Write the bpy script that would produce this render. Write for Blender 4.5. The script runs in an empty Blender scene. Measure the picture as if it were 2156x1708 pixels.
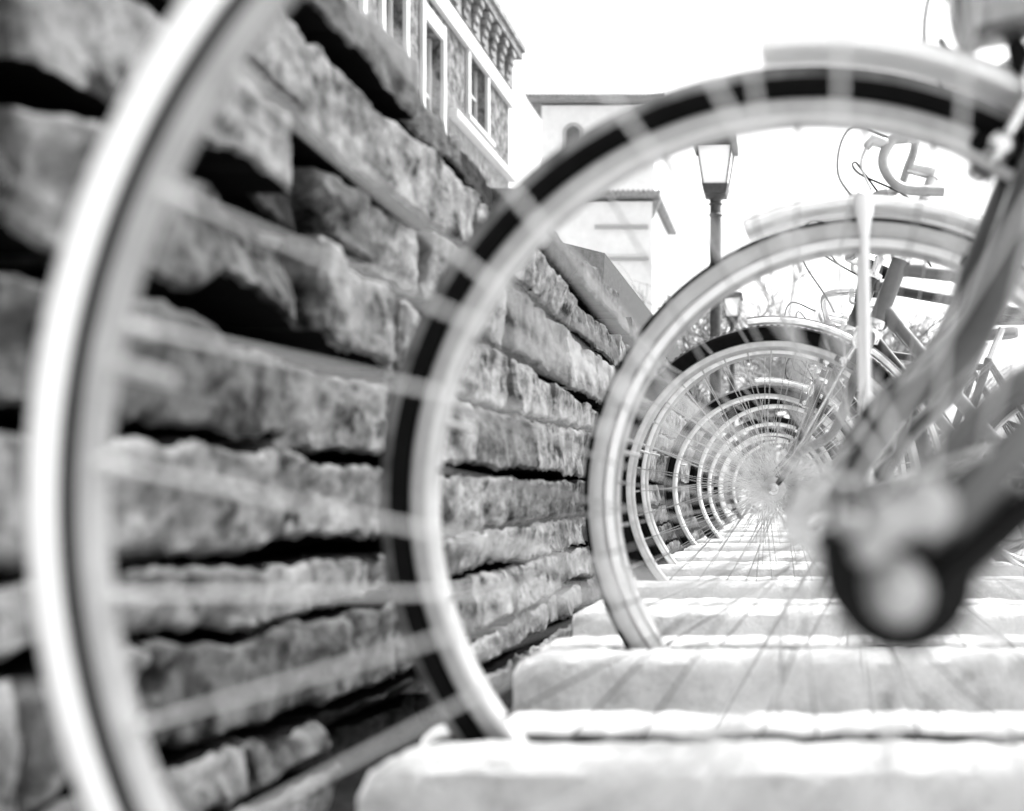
import bpy, bmesh, math, random
from mathutils import Vector, Matrix, noise
R = math.radians
random.seed(7)
S = bpy.context.scene
C = S.collection

# ------------------------------------------------------------------ camera, sky, sun, exposure
CZ = 0.33                                  # camera height above the paving
F = 2000.0; VX, VY = 1660.0, 1030.0        # focal length and vanishing point in 2155 x 1708 photo pixels
def P(x, y, Y):                            # photo pixel at a depth -> metres
    return Vector(((x - VX) * Y / F, Y, CZ - (y - VY) * Y / F))
cam_d = bpy.data.cameras.new('camera')
cam = bpy.data.objects.new('camera', cam_d); C.objects.link(cam); S.camera = cam
cam.location = (0, 0, CZ); cam.rotation_euler = (R(90), 0, 0)
cam_d.sensor_width = 36; cam_d.lens = F / 2155 * 36
cam_d.shift_x = -(VX - 1077.5) / 2155; cam_d.shift_y = (VY - 854) / 2155
cam_d.clip_start = 0.01; cam_d.clip_end = 3000
cam_d.dof.use_dof = True; cam_d.dof.focus_distance = 2.9; cam_d.dof.aperture_fstop = 3.3
cam_d.dof.aperture_blades = 0

SUN_EL, SUN_AZ = R(56), R(60)              # soft sun under thin overcast, from the right and a little ahead
w = bpy.data.worlds.new('World'); S.world = w; w.use_nodes = True
nt = w.node_tree; bg = nt.nodes['Background']
sky = nt.nodes.new('ShaderNodeTexSky'); sky.sky_type = 'NISHITA'; sky.sun_disc = False
sky.sun_elevation = SUN_EL; sky.sun_rotation = SUN_AZ
sky.dust_density = 4.0; sky.air_density = 1.0
bw = nt.nodes.new('ShaderNodeRGBToBW')
nt.links.new(sky.outputs[0], bw.inputs[0]); nt.links.new(bw.outputs[0], bg.inputs[0])
bg.inputs[1].default_value = 0.15
sd = bpy.data.lights.new('sun', 'SUN'); sd.energy = 1.5; sd.angle = R(12); sd.color = (1, 1, 1)
so = bpy.data.objects.new('sun', sd); C.objects.link(so)
d = Vector((math.sin(SUN_AZ) * math.cos(SUN_EL), math.cos(SUN_AZ) * math.cos(SUN_EL), math.sin(SUN_EL)))
so.rotation_euler = d.to_track_quat('Z', 'Y').to_euler()
S.view_settings.view_transform = 'Standard'; S.view_settings.look = 'None'
S.view_settings.gamma = 1; S.view_settings.exposure = 1.95
S.render.engine = 'CYCLES'

# ------------------------------------------------------------------ materials
def mat(name, col, rough=.6, metal=0.0, spec=.5, var=0.0, scale=20, bump=0.0, bscale=60, coat=0, dark=None, dscale=8, dlo=.55, dhi=.62, trans=0):
    m = bpy.data.materials.new(name); m.use_nodes = True
    n = m.node_tree.nodes; l = m.node_tree.links; b = n['Principled BSDF']
    b.inputs['Base Color'].default_value = (col, col, col, 1)
    b.inputs['Roughness'].default_value = rough; b.inputs['Metallic'].default_value = metal
    b.inputs['Specular IOR Level'].default_value = spec
    if coat: b.inputs['Coat Weight'].default_value = coat; b.inputs['Coat Roughness'].default_value = .08
    if trans: b.inputs['Transmission Weight'].default_value = trans
    tc = n.new('ShaderNodeTexCoord')
    src = None
    if var:
        t = n.new('ShaderNodeTexNoise'); t.inputs['Scale'].default_value = scale; t.inputs['Detail'].default_value = 8
        t.inputs['Roughness'].default_value = .65
        l.new(tc.outputs['Object'], t.inputs['Vector'])
        r = n.new('ShaderNodeValToRGB')
        a, z = max(col - var, .004), min(col + var, .95)
        r.color_ramp.elements[0].position = .3; r.color_ramp.elements[0].color = (a, a, a, 1)
        r.color_ramp.elements[1].position = .7; r.color_ramp.elements[1].color = (z, z, z, 1)
        l.new(t.outputs['Fac'], r.inputs[0]); src = r.outputs[0]
    if dark is not None:
        t2 = n.new('ShaderNodeTexNoise'); t2.inputs['Scale'].default_value = dscale; t2.inputs['Detail'].default_value = 10
        t2.inputs['Roughness'].default_value = .7
        l.new(tc.outputs['Object'], t2.inputs['Vector'])
        r2 = n.new('ShaderNodeValToRGB')
        r2.color_ramp.elements[0].position = dlo; r2.color_ramp.elements[0].color = (1, 1, 1, 1)
        r2.color_ramp.elements[1].position = dhi; r2.color_ramp.elements[1].color = (dark, dark, dark, 1)
        l.new(t2.outputs['Fac'], r2.inputs[0])
        mx = n.new('ShaderNodeMixRGB'); mx.blend_type = 'MULTIPLY'; mx.inputs[0].default_value = 1
        if src: l.new(src, mx.inputs[1])
        else: mx.inputs[1].default_value = (col, col, col, 1)
        l.new(r2.outputs[0], mx.inputs[2]); src = mx.outputs[0]
    if src: l.new(src, b.inputs['Base Color'])
    if bump:
        t3 = n.new('ShaderNodeTexNoise'); t3.inputs['Scale'].default_value = bscale; t3.inputs['Detail'].default_value = 10
        t3.inputs['Roughness'].default_value = .7
        l.new(tc.outputs['Object'], t3.inputs['Vector'])
        bp = n.new('ShaderNodeBump'); bp.inputs['Strength'].default_value = 1; bp.inputs['Distance'].default_value = bump
        l.new(t3.outputs['Fac'], bp.inputs['Height']); l.new(bp.outputs[0], b.inputs['Normal'])
    return m
M = {}
M['stone']   = mat('stone', .19, .95, spec=.1, var=.17, scale=26, bump=.009, bscale=95, dark=.08, dscale=16, dlo=.545, dhi=.64)
M['stone2']  = mat('stone_grey', .105, .95, spec=.1, var=.095, scale=28, bump=.010, bscale=85, dark=.08, dscale=19, dlo=.52, dhi=.63)
M['stone3']  = mat('stone_dark', .024, .95, spec=.1, var=.018, scale=14, bump=.007, bscale=50, dark=.3, dscale=30, dlo=.5, dhi=.6)
M['joint_shade']  = mat('joint_shade', .006, 1, spec=0)  # black standing in for the shade inside the open joints
M['concrete']= mat('concrete', .70, .9, spec=.1, var=.12, scale=20, bump=.006, bscale=80, dark=.5, dscale=8, dlo=.5, dhi=.66)
M['paving']  = mat('paving', .46, .85, var=.08, scale=9, bump=.002, bscale=60, dark=.6, dscale=5, dlo=.55, dhi=.7)
M['rubber']  = mat('rubber', .004, .9, spec=.06, var=.003, scale=60, bump=.001, bscale=200)
M['tread']   = mat('worn_tread', .12, .85, var=.09, scale=30, bump=.002, bscale=120)
M['gumwall'] = mat('pale_sidewall', .50, .55, var=.06, scale=30, bump=.0005, bscale=90)
M['whitewall']= mat('white_sidewall', .92, .45, var=.04, scale=20)
M['dusty']   = mat('dusty_tread', .16, .9, var=.15, scale=20, bump=.002, bscale=120)
M['fenderchrome'] = mat('polished_guard', .92, .28, .9, var=.03, scale=12)
M['lampgrey'] = mat('lamp_enamel', .30, .22, .8, coat=.5, var=.12, scale=20)
M['slotshade'] = mat('shaded_slot_concrete', .10, .9, var=.06, scale=40)  # shade inside the wheel slots, put into the colour
M['chrome']  = mat('chrome', .78, .18, 1.0, var=.06, scale=30)
M['alloy']   = mat('alloy', .55, .38, .7, var=.07, scale=40, bump=.0003, bscale=300)
M['rimgrey'] = mat('dull_rim', .34, .45, .5, var=.06, scale=40)
M['rimwhite']= mat('bright_rim', .82, .3, .5, var=.05, scale=40)
M['spoke']   = mat('spoke_steel', .40, .35, 1.0)
M['spokewhite'] = mat('bright_spoke', .55, .5)
M['black']   = mat('black_paint', .006, .3, coat=.3, var=.003, scale=20)
M['grease']  = mat('greasy_black', .004, .7, 0, spec=.12, var=.003, scale=60)
M['grey']    = mat('grey_paint', .032, .3, coat=.6, var=.02, scale=16)
M['midgrey'] = mat('mid_grey_paint', .085, .35, coat=.5, var=.03, scale=16)
M['pale']    = mat('pale_paint', .5, .4, coat=.3, var=.04, scale=16)
M['white']   = mat('white_paint', .93, .4, coat=.2)
M['leather'] = mat('leather', .012, .55, var=.02, scale=40, bump=.0006, bscale=150)
M['stucco']  = mat('stucco', .66, .9, var=.05, scale=2, bump=.02, bscale=6)
M['rough']   = mat('rough_brick', .15, .95, spec=.1, var=.13, scale=5, bump=.05, bscale=7, dark=.35, dscale=7, dlo=.5, dhi=.62)
M['trim']    = mat('white_trim', .42, .7)
M['cornice'] = mat('cornice_stone', .15, .85, var=.11, scale=4, bump=.03, bscale=6)
M['tile']    = mat('roof_tile', .2, .8, var=.06, scale=5)
M['glass']   = mat('window_glass', .14, .12, 0)
M['iron']    = mat('cast_iron', .015, .5, var=.025, scale=25, bump=.002, bscale=50)
M['lampglass']= mat('milk_glass', .95, .4, trans=.25)
M['bark']    = mat('pale_bark', .22, .9, var=.12, scale=8)
M['bark2']   = mat('brown_bark', .10, .9, var=.07, scale=8)
M['soil']    = mat('soil', .02, 1, spec=0, var=.012, scale=30, bump=.01, bscale=60)
M['leaf']    = mat('dark_leaf', .05, .7, var=.02, scale=9)
M['darkwall']= mat('dark_render', .05, .9, var=.02, scale=60, bump=.004, bscale=150)  # the parapet's own dark grey

# ------------------------------------------------------------------ mesh helpers
class MB:
    def __init__(s): s.v = []; s.f = []; s.mi = []
    def add(s, vs, fs, mi=0):
        o = len(s.v); s.v += [tuple(v) for v in vs]
        s.f += [tuple(i + o for i in f) for f in fs]; s.mi += [mi] * len(fs)
    def box(s, a, b, mi=0, mtx=None):
        vs = [Vector((x, y, z)) for x in (a[0], b[0]) for y in (a[1], b[1]) for z in (a[2], b[2])]
        if mtx: vs = [mtx @ v for v in vs]
        s.add(vs, [(0,1,3,2),(4,6,7,5),(0,4,5,1),(2,3,7,6),(0,2,6,4),(1,5,7,3)], mi)
    def tube(s, pts, r, n=10, mi=0, cap=True, closed=False, flat=1.0):
        pts = [Vector(p) for p in pts]
        k = len(pts); rs = r if isinstance(r, (list, tuple)) else [r] * k
        if len(rs) != k: rs = [rs[0] + (rs[-1] - rs[0]) * i / (k - 1) for i in range(k)]
        vs = []; up = None
        for i in range(k):
            if closed: t = pts[(i + 1) % k] - pts[i - 1]
            else: t = pts[min(i + 1, k - 1)] - pts[max(i - 1, 0)]
            t.normalize()
            if up is None:
                up = Vector((0, 1, 0)) if abs(t.y) < .8 else Vector((0, 0, 1))
            up = (up - t * up.dot(t)).normalized(); sd = t.cross(up)
            for j in range(n):
                a = 2 * math.pi * j / n
                vs.append(pts[i] + up * math.cos(a) * rs[i] + sd * math.sin(a) * rs[i] * flat)
        fs = []
        for i in range(k if closed else k - 1):
            for j in range(n):
                a = i * n + j; b = i * n + (j + 1) % n
                c = ((i + 1) % k) * n + (j + 1) % n; dd = ((i + 1) % k) * n + j
                fs.append((a, b, c, dd))
        if cap and not closed: fs += [tuple(range(n - 1, -1, -1)), tuple(range((k - 1) * n, k * n))]
        s.add(vs, fs, mi)
    def lathe(s, prof, n=96, a0=0, a1=360, c=(0, 0, 0), mis=None, closedprof=True, axis='Y'):
        """revolve (radius, along) about an axis through c"""
        full = abs(a1 - a0) >= 360; m = len(prof); k = n if full else n + 1
        vs = []
        for i in range(k):
            a = R(a0 + (a1 - a0) * i / n)
            for (r, y) in prof:
                if axis == 'Y': v = (r * math.cos(a), y, r * math.sin(a))
                elif axis == 'Z': v = (r * math.cos(a), r * math.sin(a), y)
                else: v = (y, r * math.cos(a), r * math.sin(a))
                vs.append((v[0] + c[0], v[1] + c[1], v[2] + c[2]))
        o = len(s.v); s.v += vs
        for i in range(n):
            for j in range(m if closedprof else m - 1):
                a = i * m + j; b = i * m + (j + 1) % m
                c2 = ((i + 1) % k) * m + (j + 1) % m; dd = ((i + 1) % k) * m + j
                s.f.append((o + a, o + b, o + c2, o + dd)); s.mi.append(mis[j] if mis else 0)
        if not full and closedprof:
            s.f.append(tuple(o + j for j in range(m))); s.mi.append(0)
            s.f.append(tuple(o + (k - 1) * m + j for j in range(m - 1, -1, -1))); s.mi.append(0)
    def build(s, name, mats, parent=None, smooth=True, bevel=0):
        me = bpy.data.meshes.new(name); me.from_pydata(s.v, [], s.f)
        if not isinstance(mats, (list, tuple)): mats = [mats]
        for m in mats: me.materials.append(m)
        if len(mats) > 1: me.polygons.foreach_set('material_index', s.mi)
        bm = bmesh.new(); bm.from_mesh(me); bmesh.ops.recalc_face_normals(bm, faces=bm.faces)
        if bevel: bmesh.ops.bevel(bm, geom=bm.edges[:], offset=bevel, segments=2, affect='EDGES', clamp_overlap=True)
        bm.to_mesh(me); bm.free()
        me.polygons.foreach_set('use_smooth', [smooth] * len(me.polygons))
        if smooth:
            try: me.set_sharp_from_angle(angle=R(38))
            except Exception: pass
        o = bpy.data.objects.new(name, me); C.objects.link(o)
        if parent: o.parent = parent
        return o
def tag(o, label, cat, group=None):
    o['label'] = label; o['category'] = cat
    if group: o['group'] = group
    return o
def empty(name, loc, rot=(0, 0, 0)):
    o = bpy.data.objects.new(name, None); C.objects.link(o); o.location = loc; o.rotation_euler = rot
    o.empty_display_size = .1
    return o
def struct(o): o['kind'] = 'structure'; return o
def copy_tree(o, parent=None):
    c = o.copy(); C.objects.link(c); c.parent = parent
    for ch in list(o.children): copy_tree(ch, c)
    return c
def fn(x, y, z, sc, oct=4): return noise.fractal(Vector((x * sc, y * sc, z * sc)), .9, 2.1, oct)
def lerp(a, b, t): return a + (b - a) * t
def interp(tab, x):
    if x <= tab[0][0]: return tab[0][1]
    for (x0, y0), (x1, y1) in zip(tab, tab[1:]):
        if x <= x1: return lerp(y0, y1, (x - x0) / (x1 - x0))
    return tab[-1][1]
def smooth_pts(ctrl, n=8):
    ctrl = [Vector(c) for c in ctrl]; p = [ctrl[0] * 2 - ctrl[1]] + ctrl + [ctrl[-1] * 2 - ctrl[-2]]; out = []
    for i in range(1, len(p) - 2):
        for k in range(n):
            t = k / n; a, b, c, e = p[i-1], p[i], p[i+1], p[i+2]
            out.append(.5 * ((2*b) + (c-a)*t + (2*a-5*b+4*c-e)*t*t + (3*b-a-3*c+e)*t**3))
    out.append(ctrl[-1]); return out

# ------------------------------------------------------------------ ground
mb = MB()
mb.add([(-900, -300, 0), (900, -300, 0), (900, 2500, 0), (-900, 2500, 0)], [(0, 1, 2, 3)])
struct(mb.build('ground', M['paving'], smooth=False))
mb = MB()      # paving slabs to the right of the rack, with open joints
ys = -1.0
random.seed(3)
while ys < 16:
    x = .62
    while x < 6:
        mb.box((x + .006, ys + .006, .004), (x + .594, ys + .594, .018)); x += .6
    ys += .6
struct(mb.build('paving', M['paving'], smooth=False, bevel=.004))

# ------------------------------------------------------------------ stone wall
WX = -.45
def jl(pts): # photo pixels on the wall face -> (Y, z) table, beyond the last point the height stays
    t = []
    for (x, y) in pts:
        Y = -WX * F / (VX - x); t.append((Y, CZ - (y - VY) * Y / F))
    return t
J = [
 dict(t=[(0, CZ + .508), (9, CZ + .508)], g=[(0, 0), (9, 0)]),
 dict(t=jl([(600, -30), (700, 70), (813, 210), (967, 354), (1250, 640)]), g=[(0, .03), (1.0, .034), (1.15, .03), (1.24, .009), (1.3, .026), (1.6, .022), (2.0, .042), (2.8, .04), (3.5, .03)]),
 dict(t=jl([(400, 70), (620, 240), (780, 385), (820, 420), (1078, 590), (1178, 665), (1290, 770)]), g=[(.7, .018), (.80, .030), (.88, .044), (.98, .012), (1.05, .024), (1.2, .01), (2, .014), (3, .01)]),
 dict(t=jl([(0, 160), (430, 350), (600, 450), (700, 505), (800, 575), (1030, 710), (1100, 760), (1240, 845)]), g=[(.5, .03), (.7, .024), (.84, .03), (.94, .02), (1.1, .012), (2, .013)]),
 dict(t=jl([(0, 520), (90, 570), (350, 630), (480, 655), (560, 690), (700, 760), (800, 785), (950, 835), (1060, 868), (1240, 905)]), g=[(.5, .03), (.66, .014), (.715, .028), (.76, .055), (.80, .048), (.84, .03), (.93, .026), (1.06, .022), (1.3, .008), (2, .01)]),
 dict(t=jl([(265, 905), (590, 935), (640, 960), (800, 972), (920, 985), (1230, 1010)]), g=[(.6, .014), (1, .013), (1.2, .016), (2, .014)]),
 dict(t=jl([(270, 1190), (550, 1178), (690, 1152), (800, 1160), (920, 1130), (1230, 1085)]), g=[(.6, .011), (.8, .013), (.94, .024), (1.1, .016), (1.3, .006), (2, .009)]),
 dict(t=jl([(290, 1350), (540, 1330), (800, 1265), (920, 1225), (1230, 1150)]), g=[(.6, .012), (.8, .008), (1.1, .008), (2, .01)]),
 dict(t=jl([(350, 1600), (700, 1500), (870, 1430), (1000, 1340), (1200, 1235)]), g=[(.6, .008), (.8, .012), (1, .02), (2, .014)]),
 dict(t=jl([(300, 1790), (500, 1700), (700, 1590), (900, 1480)]), g=[(.6, .014), (1, .026), (2, .016)]),
 dict(t=[(0, -.01), (9, -.01)], g=[(0, 0), (9, 0)]),
]
def xy2Y(x): return -WX * F / (VX - x)
# vertical breaks (photo x) and depth offsets of the stones the photo shows
KNOWN = {
 0: [(560, 0), (880, -.012), (985, -.03), (1090, .0), (1160, -.02), (1230, .004), (1300, -.01)],
 1: [(420, .0), (1010, .004), (1120, .0), (1215, -.006), (1300, 0)],
 2: [(0, .01), (575, -.04), (722, -.012), (800, -.02), (905, .0), (1075, .0), (1200, .004), (1290, 0)],
 3: [(0, .012), (190, .010), (640, .016), (735, .002), (822, -.012), (866, -.004), (1075, .004), (1165, .0), (1260, 0)],
 4: [(-400, .004), (150, .004), (622, -.006), (815, .002), (990, .008), (1110, .0), (1225, 0)],
 5: [(-300, .0), (195, .004), (900, .002), (1060, .004), (1235, .0)],
 6: [(-300, 0), (200, .002), (565, -.006), (790, .002), (960, .006), (1110, 0), (1235, 0)],
 7: [(-300, 0), (60, .004), (325, .0), (850, .0), (1000, .004), (1170, -.004)],
 8: [(-300, 0), (515, .0), (700, -.03), (900, .004), (1050, 0), (1180, 0)],
 9: [(-300, 0), (400, .0), (720, -.05), (960, .0)],
}
DARKST = {(2, 575): 'stone3', (0, 880): 'stone2', (0, 985): 'stone3', (0, 1160): 'stone3', (8, 700): 'stone3', (9, 720): 'stone3', (0, 560): 'stone2',
          (2, 722): 'stone2', (3, 822): 'stone2'}
random.seed(21)
wall = MB()
YEND = 6.2
def add_stone(course, y0, y1, off, mi, seed, vgap):
    top, bot = J[course], J[course + 1]
    cell = .0055 if y0 < 2.2 else (.011 if y0 < 3.6 else .02)
    ny = max(5, int((y1 - y0) / cell)); hz = interp(top['t'], (y0 + y1) / 2) - interp(bot['t'], (y0 + y1) / 2)
    nz = max(5, int(hz / cell)); ny = min(ny, 90)
    rnd = .004 + .007 * random.random(); tilt = random.uniform(-.012, .012); tilt2 = random.uniform(-.008, .012)
    amp = .006 + .004 * random.random()
    vs = []
    for i in range(-2, ny + 3):
        a = min(max(i / ny, 0), 1)
        for j in range(-2, nz + 3):
            b = min(max(j / nz, 0), 1)
            Y = lerp(y0 + vgap, y1 - vgap, a)
            zt = interp(top['t'], Y) - interp(top['g'], Y) * .5
            zb = interp(bot['t'], Y) + interp(bot['g'], Y) * .5
            if course == 0: zt += .02 * fn(Y, seed, 0, 5) - .004 * (seed % 3)
            e_y = min(a, 1 - a) * (y1 - y0); 
            zz = lerp(zb, zt, b)
            ragt = .008 * fn(Y * 1.0, seed, 3.3, 16, 4) + .003 * fn(Y, seed, 9, 70, 3); ragb = .008 * fn(Y, seed, 8.1, 16, 4)+ .003 * fn(Y, seed, 5, 70, 3)
            zz += lerp(ragb, ragt, b)
            Y += .010 * fn(zz, seed, 1.7, 30, 3) * (1 if a in (0, 1) else 0.6)
            e_z = min(b, 1 - b) * hz
            e = min(e_y, e_z)
            x = WX + off + tilt * (a - .5) * 2 + tilt2 * (b - .5) * 2
            if e < rnd: x -= rnd * (1 - math.sqrt(max(0, 1 - (1 - e / rnd) ** 2))) * .8
            nn = fn(Y, zz, seed * 3.1, 10, 3) * amp + .0035 * fn(Y, zz, seed, 45, 4) * (.5 + fn(Y, zz, seed + 7, 5, 2))
            # cleft faces: stepped ledges
            st = fn(Y, zz * 1.6, seed * 1.3, 7, 3)
            nn += .010 * (math.floor(st * 4) / 4) * .55 + abs(fn(Y, zz, seed, 38, 3)) * -.003
            x += nn
            ring = max(-i, i - ny, -j, j - nz, 0)
            if ring > 0: x -= .075 * ring + .005
            vs.append((x, Y, zz))
    W = nz + 5; fs = []; mis = []
    for i in range(ny + 4):
        for j in range(W - 1):
            fs.append((i * W + j, i * W + j + 1, (i + 1) * W + j + 1, (i + 1) * W + j))
            skirt = i < 1 or j < 2 or i >= ny + 2 or j >= nz + 2
            mis.append(3 if (skirt and not (course == 0 and j >= nz + 2)) else mi)  # stone sides in the joints coloured black as shade
    wall.add(vs, fs, mi); wall.mi[-len(mis):] = mis
mind = {'stone': 0, 'stone2': 1, 'stone3': 2}
for c in range(10):
    br = []
    # stones nearer than the known ones
    kn = [(xy2Y(x), off, (c, x)) for (x, off) in KNOWN[c]]
    y = kn[0][0]; pre = []
    while y > .12:
        L = random.uniform(.16, .30); pre.append((max(y - L, .05), random.uniform(-.012, .008), None)); y -= L
    kn = pre[::-1] + kn
    y = kn[-1][0]
    while y < YEND:
        y += random.uniform(.16, .42); kn.append((y, random.uniform(-.012, .010), None))
    for k in range(len(kn) - 1):
        key = kn[k][2]
        mname = DARKST.get(key) or random.choice(['stone', 'stone', 'stone2'])
        if c == 0 and mname == 'stone': mname = 'stone2'
        add_stone(c, kn[k][0], kn[k + 1][0], kn[k][1], mind[mname], random.uniform(1, 90), random.uniform(.002, .005))
wall.box((WX - .42, 0.02, 0), (WX - .14, YEND + .25, CZ + .452), 3)
wo = wall.build('stone_wall', [M['stone'], M['stone2'], M['stone3'], M['joint_shade']])
tag(wo, 'rough dry-laid wall of long flat stones with deep black joints running along the left', 'wall')

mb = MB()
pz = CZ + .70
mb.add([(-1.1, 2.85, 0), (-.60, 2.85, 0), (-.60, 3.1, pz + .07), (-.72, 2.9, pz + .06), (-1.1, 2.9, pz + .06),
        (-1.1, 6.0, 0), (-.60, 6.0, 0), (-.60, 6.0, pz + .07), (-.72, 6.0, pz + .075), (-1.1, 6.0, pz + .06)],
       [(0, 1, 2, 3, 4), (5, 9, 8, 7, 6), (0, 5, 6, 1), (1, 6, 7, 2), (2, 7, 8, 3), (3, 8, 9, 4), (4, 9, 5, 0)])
tag(mb.build('parapet_wall', M['darkwall'], smooth=False), 'smooth dark parapet rising just behind the rough stone wall', 'wall')

# ------------------------------------------------------------------ concrete rack blocks
PITCH, Y0 = .42, .74
BH = .14                                   # block height
def rack_block(k, label):
    Yk = Y0 + PITCH * k
    xl = -.296 - .02 * min(max(k, -2), 3) + (.006 * math.sin(k * 2.3)); xr = .58
    prof = [(-.085, .0), (-.085, BH - .022), (-.081, BH - .008), (-.070, BH), (-.024, BH), (-.0215, BH - .003), (-.020, BH - .008), (-.019, .006),
            (.019, .006), (.020, BH - .012), (.0215, BH - .006), (.027, BH - .001), (.070, BH), (.081, BH - .007), (.085, BH - .02), (.085, 0)]
    # refine the profile
    pr = []
    for a, b in zip(prof, prof[1:]):
        L = math.hypot(b[0] - a[0], b[1] - a[1]); n = max(1, int(L / .012))
        for q in range(n): pr.append((lerp(a[0], b[0], q / n), lerp(a[1], b[1], q / n)))
    pr.append(prof[-1])
    root = empty('rack_block', (0, Yk, 0))
    m = MB(); n = int((xr - xl) / (.008 if k < 3 else .016)); vs = []; fs = []; W = len(pr)
    for i in range(-1, n + 2):
        X = lerp(xl, xr, min(max(i, 0), n) / n)
        for (py, pz_) in pr:
            q = .0012 * fn(X, py + k * 3.7, pz_, 12, 4) + .0014 * fn(X, py + k, pz_, 60, 2)
            edge = .004 if (i in (0, n)) else 0
            top = pz_ > BH - .03
            z = pz_ + (q - .003 * max(0, fn(X, k * 5.1, 0, 22, 3)) if top else 0) - (edge if top else 0)
            yy = py + q * .9
            xx = X + (.012 if i == -1 else 0) * 0
            if i == -1: xx = xl + .25 * 0 ; 
            if pz_ > BH - .012 and X - xl < .03: z -= .009 * (1 - (X - xl) / .03) ** 2
            vs.append((xx + .004 * fn(py, pz_, k, 30, 2), yy, z))
    m.add(vs, [(i * W + j, i * W + j + 1, (i + 1) * W + j + 1, (i + 1) * W + j) for i in range(n + 2) for j in range(W - 1)])
    m.mi = [1 if (abs(pr[j][0]) < .0225 and abs(pr[j + 1][0]) < .0225) else 0 for i in range(n + 2) for j in range(W - 1)]  # slot walls get the painted shade
    half = [j for j in range(W) if pr[j][0] < -.0149 or (pr[j][0] < 0 and pr[j][1] <= .007)]
    h2 = [j for j in range(W) if j not in half]
    o = len(m.v) - (n + 3) * W
    for base in (0, (n + 2) * W):
        m.f.append(tuple(o + base + j for j in half)); m.mi.append(0)
        m.f.append(tuple(o + base + j for j in h2)); m.mi.append(0)
    ob = m.build('rack_block', [M['concrete'], M['slotshade']])
    bpy.data.objects.remove(root)
    ob.location = (0, Yk, 0)
    tag(ob, label, 'bike rack', 'concrete rack blocks')
BL = {0: 'long pale slotted concrete block gripping the black tyred second wheel',
 1: 'slotted concrete block gripping the third wheel, the one with pale tyre sidewalls',
 2: 'empty slotted concrete block just beyond the one that holds the pale walled tyre',
 3: 'slotted concrete block holding the wheel of the dark bicycle with the chrome fork crown',
 4: 'slotted concrete block holding the fifth wheel, right behind the chrome crowned bicycle',
 5: 'empty slotted concrete block behind the fifth wheel',
 6: 'slotted concrete block under the sixth wheel, whose mudguard is white with dark edges',
 7: 'slotted concrete block right behind the one under the sixth wheel',
 8: 'empty slotted concrete block behind the seventh wheel',
 9: 'empty slotted concrete block, second one behind the seventh wheel',
 10: 'empty slotted concrete block just before the small white rimmed wheel',
 11: 'slotted concrete block under the small bright white rim near the vanishing point'}
for k in range(0, 12): rack_block(k, BL[k])
for k in range(12, 15):
    rack_block(k, ['slotted concrete block at the far end of the rack, nearest of the last three', 'slotted concrete block at the far end of the rack, middle of the last three', 'farthest slotted concrete block of the whole rack'][k - 12])

mb = MB(); n = 70; vs = []
for i in range(n + 1):
    for j in range(7):
        X = lerp(-.56, -.285, j / 6); Yy = lerp(.1, 6.4, i / n)
        vs.append((X, Yy, .012 + .012 * fn(X, Yy, 2, 9, 3) + (.0 if 0 < j < 6 else -.03)))
mb.add(vs, [(i * 7 + j, i * 7 + j + 1, (i + 1) * 7 + j + 1, (i + 1) * 7 + j) for i in range(n) for j in range(6)])
struct(mb.build('soil', M['soil']))

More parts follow.
